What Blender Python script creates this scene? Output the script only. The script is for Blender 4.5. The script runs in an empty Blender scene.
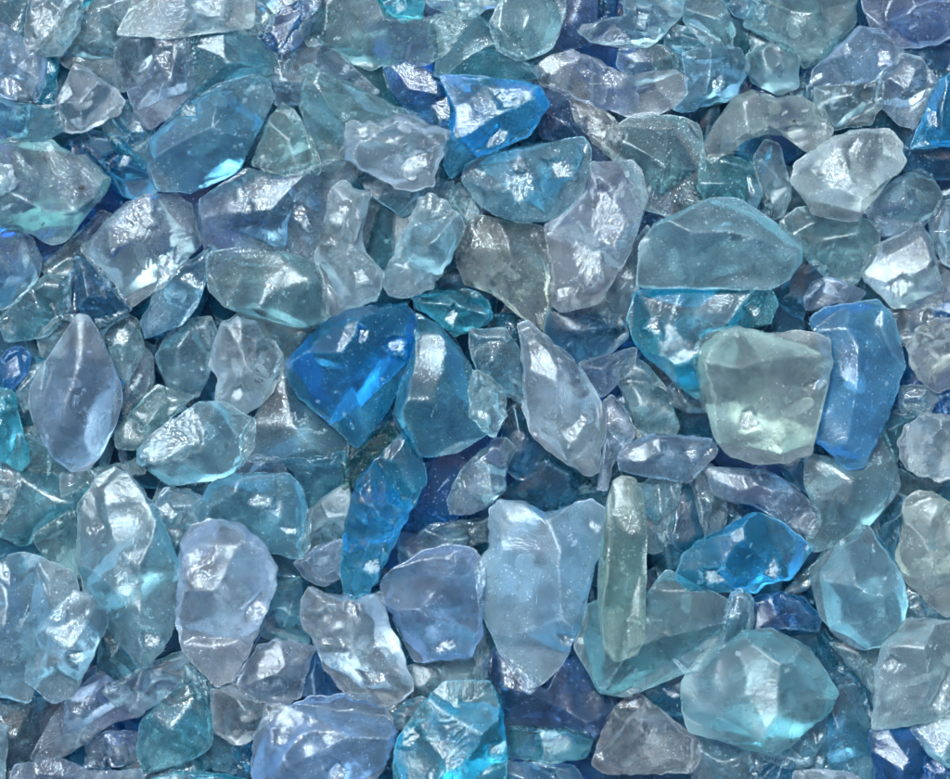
import bpy, math, random
import numpy as np

# ---------------------------------------------------------------- camera, world, sun, exposure
SC = bpy.context.scene
S = 0.2 / 950.0                      # metres per traced unit: the bed is about 20 cm across
ZREF = 0.011                         # height of the main layer
CAM_H = 0.95
cam_d = bpy.data.cameras.new('camera'); cam = bpy.data.objects.new('camera', cam_d)
SC.collection.objects.link(cam); SC.camera = cam
cam.location = (0, 0, ZREF + CAM_H); cam.rotation_euler = (0, 0, 0)
cam_d.sensor_width = 36; cam_d.lens = 36 * CAM_H / 0.2
cam_d.dof.use_dof = True; cam_d.dof.focus_distance = CAM_H - 0.003; cam_d.dof.aperture_fstop = 5.6
cam_d.clip_start = 0.01; cam_d.clip_end = 50

SUN_EL, SUN_AZ = 60.0, 118.0         # azimuth measured counter-clockwise from +X
sd = np.array([math.cos(math.radians(SUN_EL)) * math.cos(math.radians(SUN_AZ)),
               math.cos(math.radians(SUN_EL)) * math.sin(math.radians(SUN_AZ)),
               math.sin(math.radians(SUN_EL))])
w = bpy.data.worlds.new('World'); SC.world = w; w.use_nodes = True
nt = w.node_tree; bg = nt.nodes['Background']
sky = nt.nodes.new('ShaderNodeTexSky'); sky.sky_type = 'NISHITA'; sky.sun_disc = False
sky.sun_elevation = math.radians(SUN_EL); sky.sun_rotation = math.radians(90 - SUN_AZ)
sky.air_density = 1.0; sky.dust_density = 4.0; sky.ozone_density = 1.4
nt.links.new(sky.outputs[0], bg.inputs[0]); bg.inputs[1].default_value = 0.08
sl = bpy.data.lights.new('sun', 'SUN'); sl.energy = 1.5; sl.angle = math.radians(13); sl.color = (0.65, 0.88, 1.0)
so = bpy.data.objects.new('sun', sl); SC.collection.objects.link(so); so.location = (0, 0, 1)
from mathutils import Vector
so.rotation_euler = Vector(-sd).to_track_quat('-Z', 'Y').to_euler()
SC.view_settings.view_transform = 'Standard'; SC.view_settings.look = 'None'
SC.view_settings.exposure = 1.38; SC.view_settings.gamma = 1.0
cy = SC.cycles
cy.max_bounces = 10; cy.transmission_bounces = 10; cy.diffuse_bounces = 4; cy.glossy_bounces = 5
cy.transparent_max_bounces = 8; cy.volume_bounces = 0
cy.caustics_reflective = True; cy.caustics_refractive = True; cy.blur_glossy = 0.3
cy.use_adaptive_sampling = True; cy.adaptive_threshold = 0.06; cy.adaptive_min_samples = 20
cy.sample_clamp_indirect = 6.0
cy.use_denoising = True
try: cy.denoiser = 'OPENIMAGEDENOISE'
except Exception: pass

# ---------------------------------------------------------------- materials
def node(t, kind, **kw):
    n = t.nodes.new(kind)
    for k, v in kw.items():
        if k.startswith('i_'):
            n.inputs[k[2:].replace('_', ' ')].default_value = v
        else: setattr(n, k, v)
    return n

def glass_material():
    """broken cast glass: tinted, seedy, slightly milky, frosted where chipped. tint = object colour, milkiness = its alpha"""
    m = bpy.data.materials.new('crushed_glass'); m.use_nodes = True
    t = m.node_tree; t.nodes.clear(); L = t.links.new
    out = node(t, 'ShaderNodeOutputMaterial')
    info = node(t, 'ShaderNodeObjectInfo')
    tc = node(t, 'ShaderNodeTexCoord')
    off = node(t, 'ShaderNodeMath', operation='MULTIPLY'); off.inputs[1].default_value = 37.0
    L(info.outputs['Random'], off.inputs[0])
    P = node(t, 'ShaderNodeVectorMath', operation='ADD')
    L(tc.outputs['Object'], P.inputs[0]); L(off.outputs[0], P.inputs[1])
    def noise(scale, detail=3, rough=0.55, dist=0.0):
        n = node(t, 'ShaderNodeTexNoise'); n.inputs['Scale'].default_value = scale
        n.inputs['Detail'].default_value = detail; n.inputs['Roughness'].default_value = rough
        n.inputs['Distortion'].default_value = dist; L(P.outputs[0], n.inputs['Vector']); return n
    def ramp(src, a, b, lo=0.0, hi=1.0):
        r = node(t, 'ShaderNodeMapRange', clamp=True); L(src, r.inputs['Value'])
        r.inputs['From Min'].default_value = a; r.inputs['From Max'].default_value = b
        r.inputs['To Min'].default_value = lo; r.inputs['To Max'].default_value = hi; return r.outputs[0]
    def math2(op, a, b, clamp=False):
        n = node(t, 'ShaderNodeMath', operation=op, use_clamp=clamp)
        for i, v in enumerate((a, b)):
            if isinstance(v, (int, float)): n.inputs[i].default_value = v
            else: L(v, n.inputs[i])
        return n.outputs[0]
    # chipped edges
    geo = node(t, 'ShaderNodeNewGeometry')
    edge = ramp(geo.outputs['Pointiness'], 0.505, 0.56)
    en = noise(1500, 3, 0.7)
    edge = math2('MULTIPLY', edge, ramp(en.outputs['Fac'], 0.35, 0.62, 0.15, 1.0))
    # cloudy wisps inside the glass
    big = noise(110, 3, 0.62)
    wisp = ramp(big.outputs['Fac'], 0.38, 0.66)
    milk = math2('MULTIPLY', info.outputs['Alpha'], math2('ADD', 0.55, math2('MULTIPLY', wisp, 0.85)))
    milk = math2('ADD', milk, math2('MULTIPLY', edge, 0.38), True)
    # seeds: tiny white inclusions
    v = node(t, 'ShaderNodeTexVoronoi'); v.inputs['Scale'].default_value = 1050; L(P.outputs[0], v.inputs['Vector'])
    seed_ = ramp(v.outputs['Distance'], 0.13, 0.20, 1.0, 0.0)
    sel = ramp(big.outputs['Fac'], 0.44, 0.54)
    seed_ = math2('MULTIPLY', seed_, sel)
    milk = math2('ADD', milk, math2('MULTIPLY', seed_, 0.38), True)
    rj = node(t, 'ShaderNodeMath', operation='FRACT'); L(math2('MULTIPLY', info.outputs['Random'], 7.31), rj.inputs[0])
    frost = math2('MULTIPLY', math2('POWER', rj.outputs[0], 3.0), 0.24)
    rough0 = math2('ADD', ramp(big.outputs['Fac'], 0.46, 0.64, 0.02, 0.15), math2('MULTIPLY', edge, 0.25))
    rough = math2('ADD', rough0, frost)
    # surface relief
    b2 = node(t, 'ShaderNodeBump'); b2.inputs['Strength'].default_value = 0.34; b2.inputs['Distance'].default_value = 0.0003
    L(en.outputs['Fac'], b2.inputs['Height'])
    N = b2.outputs[0]
    # clear body
    g = node(t, 'ShaderNodeBsdfPrincipled'); g.inputs['IOR'].default_value = 1.5
    g.inputs['Transmission Weight'].default_value = 1.0
    lite = node(t, 'ShaderNodeMix', data_type='RGBA'); lite.inputs[0].default_value = 0.76
    sepc = node(t, 'ShaderNodeSeparateColor'); L(info.outputs['Color'], sepc.inputs[0])
    L(ramp(sepc.outputs[0], 0.02, 0.40, 0.36, 0.76), lite.inputs[0])
    L(info.outputs['Color'], lite.inputs[6]); lite.inputs[7].default_value = (1, 1, 1, 1)
    L(lite.outputs[2], g.inputs['Base Color']); L(rough, g.inputs['Roughness']); L(N, g.inputs['Normal'])
    # milky body: scatters light both ways
    d = node(t, 'ShaderNodeBsdfPrincipled'); d.inputs['IOR'].default_value = 1.5
    lt2 = node(t, 'ShaderNodeMix', data_type='RGBA'); L(math2('MULTIPLY', math2('ADD', edge, seed_, True), 0.6), lt2.inputs[0])
    L(info.outputs['Color'], lt2.inputs[6]); lt2.inputs[7].default_value = (0.9, 0.92, 0.95, 1)
    L(lt2.outputs[2], d.inputs['Base Color']); L(rough, d.inputs['Roughness']); L(N, d.inputs['Normal'])
    tr = node(t, 'ShaderNodeBsdfTranslucent'); L(lt2.outputs[2], tr.inputs['Color']); L(N, tr.inputs['Normal'])
    mx = node(t, 'ShaderNodeMixShader'); mx.inputs[0].default_value = 0.45; L(d.outputs[0], mx.inputs[1]); L(tr.outputs[0], mx.inputs[2])
    m2 = node(t, 'ShaderNodeMixShader'); L(milk, m2.inputs[0]); L(g.outputs[0], m2.inputs[1]); L(mx.outputs[0], m2.inputs[2])
    L(m2.outputs[0], out.inputs['Surface'])
    va = node(t, 'ShaderNodeVolumeAbsorption'); va.inputs['Density'].default_value = 120.0
    L(info.outputs['Color'], va.inputs['Color']); L(va.outputs[0], out.inputs['Volume'])
    return m
GLASS = glass_material()

def plain(name, col, rough=0.8):
    m = bpy.data.materials.new(name); m.use_nodes = True; t = m.node_tree
    b = t.nodes['Principled BSDF']; b.inputs['Roughness'].default_value = rough
    n = node(t, 'ShaderNodeTexNoise'); n.inputs['Scale'].default_value = 300; n.inputs['Detail'].default_value = 4
    mx = node(t, 'ShaderNodeMix', data_type='RGBA'); t.links.new(n.outputs['Fac'], mx.inputs[0])
    mx.inputs[6].default_value = tuple(c * .6 for c in col) + (1,); mx.inputs[7].default_value = tuple(min(1, c * 1.4) for c in col) + (1,)
    t.links.new(mx.outputs[2], b.inputs['Base Color'])
    return m

# colour -> (tint, milkiness)
TINT = {
 'w': ((.82, .94, .97), .28), 'c': ((.62, .91, .96), .28), 'C': ((.66, .89, .97), .46), 'n': ((.42, .84, .97), .25),
 'g': ((.53, .84, .87), .31), 'o': ((.86, .94, .90), .34), 'f': ((.58, .83, .72), .28), 'l': ((.59, .80, .94), .28), 'L': ((.16, .42, .72), .26),
 'e': ((.50, .80, .94), .26),
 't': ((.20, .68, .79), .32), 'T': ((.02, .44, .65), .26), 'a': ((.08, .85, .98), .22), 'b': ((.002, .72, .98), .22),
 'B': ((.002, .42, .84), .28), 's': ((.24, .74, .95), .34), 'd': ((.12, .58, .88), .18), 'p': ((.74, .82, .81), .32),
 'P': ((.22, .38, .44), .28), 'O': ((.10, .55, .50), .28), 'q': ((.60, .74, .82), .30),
}
GROUP = {'w': 'colourless glass chunks', 'c': 'pale clear glass chunks', 'C': 'pale clear glass chunks', 'n': 'light aqua glass chunks', 's': 'light aqua glass chunks',
 'g': 'grey green glass chunks', 'o': 'olive tinted glass chunks', 'O': 'olive tinted glass chunks', 'l': 'lavender glass chunks', 'e': 'lavender glass chunks', 'f': 'olive tinted glass chunks', 'L': 'lavender glass chunks',
 't': 'teal glass chunks', 'T': 'teal glass chunks', 'a': 'cyan glass chunks', 'b': 'vivid blue glass chunks', 'B': 'vivid blue glass chunks', 'd': 'vivid blue glass chunks',
 'p': 'beige and brownish glass chunks', 'P': 'beige and brownish glass chunks', 'q': 'beige and brownish glass chunks'}

# ---------------------------------------------------------------- chunk geometry
hv = np.array([sd[0], sd[1], sd[2] + 1.0]); hv /= np.linalg.norm(hv)
GLINT = (-hv[0] / hv[2], -hv[1] / hv[2])       # slope of a facet that mirrors the sun upwards

CELL = 1.5 * S
GX0, GY0 = -640 * S, -560 * S
GW, GH = int(1280 * S / CELL) + 1, int(1120 * S / CELL) + 1
HF = np.zeros((GH, GW))                         # top of the pile so far, used to rest each chunk on those below
def cell(x, y):
    return (np.clip(((y - GY0) / CELL).astype(int), 0, GH - 1), np.clip(((x - GX0) / CELL).astype(int), 0, GW - 1))

def simplify(p, tol):
    """keep the corners that matter: broken glass has straight edges and sharp corners"""
    def rdp(a):
        if len(a) < 3: return [a[0]]
        d = a[-1] - a[0]; L_ = np.hypot(*d) + 1e-9
        t = np.abs(d[0] * (a[:, 1] - a[0, 1]) - d[1] * (a[:, 0] - a[0, 0])) / L_
        k = int(np.argmax(t))
        return [a[0]] if t[k] < tol else rdp(a[:k + 1]) + rdp(a[k:])
    i = int(np.argmax(((p - p.mean(0)) ** 2).sum(1))); p = np.roll(p, -i, 0)
    j = int(np.argmax(((p - p[0]) ** 2).sum(1)))
    return np.array(rdp(p[:j + 1]) + rdp(np.vstack([p[j:], p[:1]])))

def outline(poly, rg, chip, soft):
    p = np.array(poly, float)
    size = np.ptp(p, 0).min(); q = simplify(p, min(2.2 if soft else 3.6, size * .06))
    if len(q) >= 4: p = q
    for _ in range(2 if soft else 1):
        a = 0.10 if soft else 0.05
        q = np.roll(p, -1, 0)
        p = np.stack([p * (1 - a) + q * a, p * a + q * (1 - a)], 1).reshape(-1, 2)
    d = np.linalg.norm(np.roll(p, -1, 0) - p, axis=1); s = np.concatenate([[0], np.cumsum(d)]); per = s[-1]
    n = int(min(220, max(60, per / 1.7))) // 2 * 2
    u = np.arange(n) / n * per; pc = np.vstack([p, p[:1]])
    B = np.stack([np.interp(u, s, pc[:, 0]), np.interp(u, s, pc[:, 1])], 1)
    nx = np.roll(B, -1, 0) - np.roll(B, 1, 0); nx /= np.linalg.norm(nx, axis=1)[:, None] + 1e-9
    nrm = np.stack([nx[:, 1], -nx[:, 0]], 1)
    disp = np.zeros(n)
    for k in range(9):
        f = rg.integers(2, max(4, int(per / 13))); disp += (2 / np.pi) * np.arcsin(np.sin(2 * np.pi * (f * u / per + rg.random()))) * rg.random() / f ** .6
    return B + nrm * (disp * chip)[:, None]

def waves(p, rg, size, n=7, octaves=3):
    o = np.zeros(len(p)); a = 1.0
    for k in range(octaves):
        for _ in range(n):
            th = rg.random() * 6.283; f = 2 * np.pi / (size * (0.7 + 0.6 * rg.random()))
            o += a * np.sin(f * (p[:, 0] * math.cos(th) + p[:, 1] * math.sin(th)) + rg.random() * 6.283 + 0.8 * np.sin(f * .6 * (p[:, 1] * math.cos(th) - p[:, 0] * math.sin(th))))
        size *= 0.5; a *= 0.5
    return o / n

def scallop(p, rg, K, R):
    """shell-shaped fracture scoops that meet in sharp ridges"""
    sx = rg.uniform(-1, 1, (K, 2)) * np.ptp(p, 0) / 2 + (p.max(0) + p.min(0)) / 2
    an = rg.random(K) * 3.14; st = rg.uniform(1, 2.2, K)
    d = p[None] - sx[:, None]; ca, sa = np.cos(an)[:, None], np.sin(an)[:, None]
    u = d[..., 0] * ca + d[..., 1] * sa; v = (d[..., 1] * ca - d[..., 0] * sa) * st[:, None]
    rc = R * 1.6 / math.sqrt(K); D = (u * u + v * v) / rc ** 2 + rg.uniform(0, .6, K)[:, None]
    return smin(D, 0.03) - 0.5

def smin(F, k):
    m = F.min(0); return m - np.log(np.exp(-(F - m) / k).sum(0)) * k

def half(p, c, tt, Rr, R, H, rg, ex, top):
    q = p - c; F = []
    soft = ex.get('s')
    k = (0.026 if soft else 0.005) * R
    n = int(rg.integers(4, 8)); ph0 = rg.random() * 6.283
    for i in range(n):                                  # fracture faces running down to the rim
        th = ph0 + 6.283 * (i + 0.35 * rg.standard_normal()) / n
        d = np.array([math.cos(th), math.sin(th)]); D = (q @ d).max()
        sl_ = rg.choice([0.35, 0.6, 0.9, 1.4, 2.2], p=[.34, .28, .20, .12, .06])
        f = sl_ * (D - q @ d) + 0.02 * R
        if rg.random() < 0.5:                           # shell-shaped (conchoidal) instead of flat
            cc = d * D * (0.9 + .3 * rg.random()) + np.array([-d[1], d[0]]) * R * rg.normal() * .5
            f = f - 0.15 * R * np.exp(-((q - cc) ** 2).sum(1) / (2 * (0.45 * R) ** 2))
        F.append(f)
    nt_ = int(rg.integers(2, 4) if soft or ex.get('F') else rg.integers(4, 8))
    for i in range(nt_):
        g = rg.normal(size=2) * (0.36 if not ex.get('F') else .06)
        o = H * (0.78 + 0.35 * rg.random()) if soft or ex.get('F') else H * (0.85 + 0.6 * rg.random())
        f = o + q @ g
        if rg.random() < 0.5 and not ex.get('F'):
            cc = rg.normal(size=2) * R * .5; cv = rg.uniform(-.25, .5) / R
            f = f + cv * ((q - cc) ** 2).sum(1) * .5
        F.append(f)
    F.append(Rr * (1 - tt) * 2.6 + 0.015 * R + 0 * tt)
    h = smin(np.array(F), k)
    gm = 1.0
    if top:
        for (gx, gy, gs) in [g_ for g_ in ex.get('G', ()) if g_[2] > 7]:            # the broken faces that catch the sky light
            gc = np.array([gx, gy]) - c
            r2 = ((q - gc) ** 2).sum(1); i0 = np.argmin(r2)
            f = h[i0] - 0.02 * gs + (GLINT[0] * (q[:, 0] - gc[0]) - GLINT[1] * (q[:, 1] - gc[1]))
            aq = rg.random() * 3.14; stq = rg.uniform(1.0, 1.9); e = q - gc
            ex_, ey_ = (e[:, 0] * math.cos(aq) + e[:, 1] * math.sin(aq)) / stq ** .5, (e[:, 1] * math.cos(aq) - e[:, 0] * math.sin(aq)) * stq ** .5
            nn = int(rg.integers(4, 7)); a0_ = rg.random() * 6.28
            dm = np.max([(ex_ * math.cos(a0_ + 6.283 * z_ / nn + u_) + ey_ * math.sin(a0_ + 6.283 * z_ / nn + u_)) / f_ for z_, u_, f_ in
                         [(z_, rg.normal() * .25, rg.uniform(.6, 1.15)) for z_ in range(nn)]], axis=0) + 0.10 * gs * waves(p, rg, gs * .6, 5, 2)
            wgt = 1 / (1 + np.exp(np.clip((dm - gs) / (0.06 * gs), -40, 40)))
            h = h * (1 - wgt) + (f + 0.012 * R * waves(p, rg, 7.0, 5, 3)) * wgt; gm = gm * (1 - .75 * wgt)
    crump = ex.get('k', 0)
    fade = np.clip((1 - tt) * 4, 0.10, 1); rf = fade; fade = fade * gm
    flat = (0.6 if soft else 1) * (0.4 if ex.get('F') else 1)
    h = h + 0.026 * R * flat * scallop(q, rg, 5, R) * fade
    if crump: h = h + 0.020 * R * scallop(q, rg, 12 if crump == 1 else 18, R) * fade
    if crump > 1: h = h + 0.024 * R * scallop(q, rg, 45, R) * fade
    h = h + 0.0025 * R * waves(p, rg, R * .5, 6, 3) * fade
    if top and ex.get('r'):                             # ribs left by the break, bent round a far centre
        th = rg.random() * 6.283; far = R * (1.3 if ex['r'] == 1 else 2.5)
        if ex['r'] == 3: th, far = 0.3, R * 1.1
        o = np.array([math.cos(th), math.sin(th)]) * far
        rr = np.sqrt(((q - o) ** 2).sum(1)); mask = np.clip(1.3 - rr / (far + .15 * R), 0, 1) ** .5 if ex['r'] != 2 else 1
        rr = rr + 0.10 * R * waves(p, rg, R * .9, 4, 2)
        rr = rr ** 1.15 / R ** .15
        wl = R * (.13 if ex['r'] != 2 else .10)
        h = h + (0.013 if ex['r'] != 2 else .005) * R * np.sin(6.283 * rr / wl) * mask * rf * np.clip(waves(p, rg, R * 1.1, 4, 2) * 1.6 + .3, 0, 1)
    return np.maximum(h, 0.006 * R)

ICO = None
def ico():
    global ICO
    if ICO is None:
        import bmesh
        bm = bmesh.new(); bmesh.ops.create_icosphere(bm, subdivisions=2, radius=1)
        V = np.array([v.co[:] for v in bm.verts]); Fc = np.array([[v.index for v in f.verts] for f in bm.faces]); bm.free(); ICO = (V, Fc)
    return ICO

LOG = []
def floor_under(iy, ix):
    b = np.zeros(len(iy)); w_ = 0
    for dy in (-3, -1, 0, 1, 3):
        for dx in (-3, -1, 0, 1, 3):
            b += HF[np.clip(iy + dy, 0, GH - 1), np.clip(ix + dx, 0, GW - 1)]; w_ += 1
    return b / w_

def make_chunk(i, layer, kind, label, ex, poly, group=None):
    rg = np.random.default_rng(1000 + i * 7 + ex.get('sd', 0))
    soft = ex.get('s'); crump = ex.get('k', 0)
    pc_ = np.array(poly, float); pc_ = pc_.mean(0) + (pc_ - pc_.mean(0)) * (1.0 if layer < 1 else {2: 1.16, 3: 1.11, 4: 1.07}.get(layer, 1.035))
    B = outline(pc_, rg, 0.9 if soft else 2.0 + 0.9 * crump, soft)
    nxt = np.roll(B, -1, 0); cr = B[:, 0] * nxt[:, 1] - nxt[:, 0] * B[:, 1]; A = cr.sum() / 2
    c = ((B + nxt) * cr[:, None]).sum(0) / (6 * A)
    n = len(B); Rb = np.linalg.norm(B - c, axis=1); R = math.sqrt(abs(A) / math.pi)
    M = int(min(44, max(14, Rb.mean() / 1.7)))
    t = 1 - (1 - np.linspace(0, 1, M + 1)[1:]) ** 1.25        # closer rings near the rim
    P = c + (B - c)[None] * t[:, None, None]                   # M x n x 2
    pts = np.vstack([c[None], P.reshape(-1, 2)]); tt = np.concatenate([[0], np.repeat(t, n)])
    Rr = np.concatenate([[Rb.mean()], np.tile(Rb, M)])
    wmin = min(np.ptp((B - c) @ np.array([math.cos(a), math.sin(a)])) for a in np.linspace(0, math.pi, 12))
    H = wmin * (0.30 if ex.get('F') else rg.uniform(.32, .44)) * (.62 if layer < 4 else .74 if layer < 6 else .88)
    zt = half(pts, c, tt, Rr, R, H, rg, ex, True)
    zb = -half(pts, c, tt, Rr, R, H * .8, rg, dict(ex, k=min(1, crump)), False)
    # into the world: place at the depth of its layer
    zl = 0.0075 + 0.0006 * layer
    sc = S * (CAM_H + ZREF - zl) / CAM_H
    X = (pts[:, 0] - 475) * sc; Y = (389.5 - pts[:, 1]) * sc; zt = zt * sc; zb = zb * sc
    rim = tt > 0.999
    zt[rim] = 0; zb[rim] = 0
    iy, ix = cell(X, Y); Hh = np.maximum(HF[iy, ix] - 0.0004, floor_under(iy, ix))
    inn = tt < 0.93
    # lean the way the pile underneath leans
    Am = np.stack([X[inn], Y[inn], np.ones(inn.sum())], 1); co = np.linalg.lstsq(Am, Hh[inn], rcond=None)[0]
    lean = co[:2] * 0.45; L_ = np.linalg.norm(lean)
    if L_ > 0.22: lean *= 0.22 / L_
    if ex.get('G'): lean *= 0.35
    tz = (X - X[0]) * lean[0] + (Y - Y[0]) * lean[1]
    zt = zt + tz; zb = zb + tz
    z0 = np.quantile((Hh - zb)[inn], {0: .6, 1: .6, 2: .72, 3: .77, 4: .83, 5: .90, 6: .95}.get(layer, .985))
    z0 = max(z0, 0.0005 - zb.min() if layer <= 0 else -1)
    LOG.append((layer, z0))
    zt += z0; zb += z0
    eps = 0.00012
    zb = np.maximum(zb, Hh + eps)                               # the underside bears on the chunks below
    zt = np.maximum(zt, zb + np.where(rim, 0, np.minimum(0.0012, (1 - tt) * 0.004 + 0.0001)))
    zm = (zt[rim] + zb[rim]) / 2
    for _ in range(3): zm = np.maximum(zm, (np.roll(zm, 1) + np.roll(zm, -1) + zm) / 3)
    zt[rim] = zm; zb[rim] = zm
    np.maximum.at(HF, (iy, ix), zt)
    # mesh: top 0..N-1, bottom without rim
    N = len(pts); nb = N - n
    ox, oy, oz = X[0], Y[0], (zt[0] + zb[0]) / 2
    V = np.vstack([np.stack([X, Y, zt], 1), np.stack([X[:nb], Y[:nb], zb[:nb]], 1)]) - (ox, oy, oz)
    ring = lambda r, base: base + 1 + r * n + np.arange(n)
    quads, tris = [], []
    def add(base, flip, last_base):
        a = ring(0, base); b = np.roll(a, -1); cc = np.full(n, base)
        T = np.stack([cc, a, b], 1); tris.append(T[:, ::-1] if flip else T)
        for r in range(M - 1):
            a = ring(r, base); d = ring(r + 1, base if r + 1 < M - 1 or base == 0 else 0)
            Q = np.stack([a, d, np.roll(d, -1), np.roll(a, -1)], 1); quads.append(Q[:, ::-1] if flip else Q)
    up = A < 0                                                  # orientation after flipping the y axis
    add(0, not up, 0); add(N, up, 0)
    # bubbles: real hollows with faces turned inwards
    nb_ = ex.get('b', 0) + (rg.integers(2, 12) if R > 20 and layer > 3 else 0)
    if nb_:
        iv, fc = ico(); cand = np.where(tt[:nb] < .86)[0]
        for _ in range(int(nb_)):
            j = cand[rg.integers(len(cand))]; th_ = zt[j] - zb[j]
            rad = S * rg.choice([.6, .9, 1.5, 2.4], p=[.35, .33, .22, .10])
            if th_ < rad * 4: continue
            zc = zt[j] - rad * 1.25 - rg.random() ** 2 * (th_ - 3.2 * rad) * .7
            base = len(V); V = np.vstack([V, iv * rad * (1, 1, .85) + (X[j] - ox, Y[j] - oy, zc - oz)])
            tris.append(fc[:, ::-1] + base)
    # cleavage veils: thin lens-shaped internal cracks that flash where they face the light
    if R > 16:
        iv, fc = ico(); cand = np.where(tt[:nb] < .7)[0]
        for _ in range(int(rg.integers(0, 3)) + (1 if crump else 0)):
            j = cand[rg.integers(len(cand))]; th_ = zt[j] - zb[j]
            a_, b_ = rg.uniform(.12, .3) * R * S, rg.uniform(.06, .16) * R * S
            tl = rg.uniform(.05, .5); 
            if th_ < 2.6 * a_ * tl + 4 * S: continue
            sh = iv * (a_, b_, .12 * S); az = rg.random() * 6.283
            sh[:, 2] += 0.5 * sh[:, 0] ** 2 / (R * S) + tl * sh[:, 0]
            sh = np.stack([sh[:, 0] * math.cos(az) - sh[:, 1] * math.sin(az), sh[:, 0] * math.sin(az) + sh[:, 1] * math.cos(az), sh[:, 2]], 1)
            zc = (zt[j] * .6 + zb[j] * .4)
            base = len(V); V = np.vstack([V, sh + (X[j] - ox, Y[j] - oy, zc - oz)]); tris.append(fc[:, ::-1] + base)
    Q = np.vstack(quads); T = np.vstack(tris)
    me = bpy.data.meshes.new('glass_chunk')
    me.vertices.add(len(V)); me.vertices.foreach_set('co', V.astype(np.float32).ravel())
    loops = np.concatenate([Q.ravel(), T.ravel()]).astype(np.int32)
    me.loops.add(len(loops)); me.loops.foreach_set('vertex_index', loops)
    st = np.concatenate([np.arange(len(Q)) * 4, len(Q) * 4 + np.arange(len(T)) * 3]).astype(np.int32)
    me.polygons.add(len(st)); me.polygons.foreach_set('loop_start', st)
    me.polygons.foreach_set('use_smooth', np.ones(len(st), bool))
    me.update(calc_edges=True); me.validate()
    me.materials.append(GLASS)
    o = bpy.data.objects.new('glass_chunk', me); SC.collection.objects.link(o); o.location = (ox, oy, oz)
    (cr_, cg_, cb_), milk = TINT[kind]
    jit = 1 + rg.normal(size=3) * .018
    milk *= (0.28 if layer < 5 else 0.36) * (1.35 if ex.get('m') else 1) * (.55 if ex.get('x') else 1) * rg.uniform(.85, 1.15)  # less milk in lower layers darkens them: shade of depth put into the colour
    o.color = (min(.97, cr_ * jit[0]), min(.97, cg_ * jit[1]), min(.97, cb_ * jit[2]), min(.8, milk))
    o['label'] = label; o['category'] = 'glass chunk'; o['group'] = group or GROUP[kind]
    return o, (lambda px, py: None)

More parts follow.
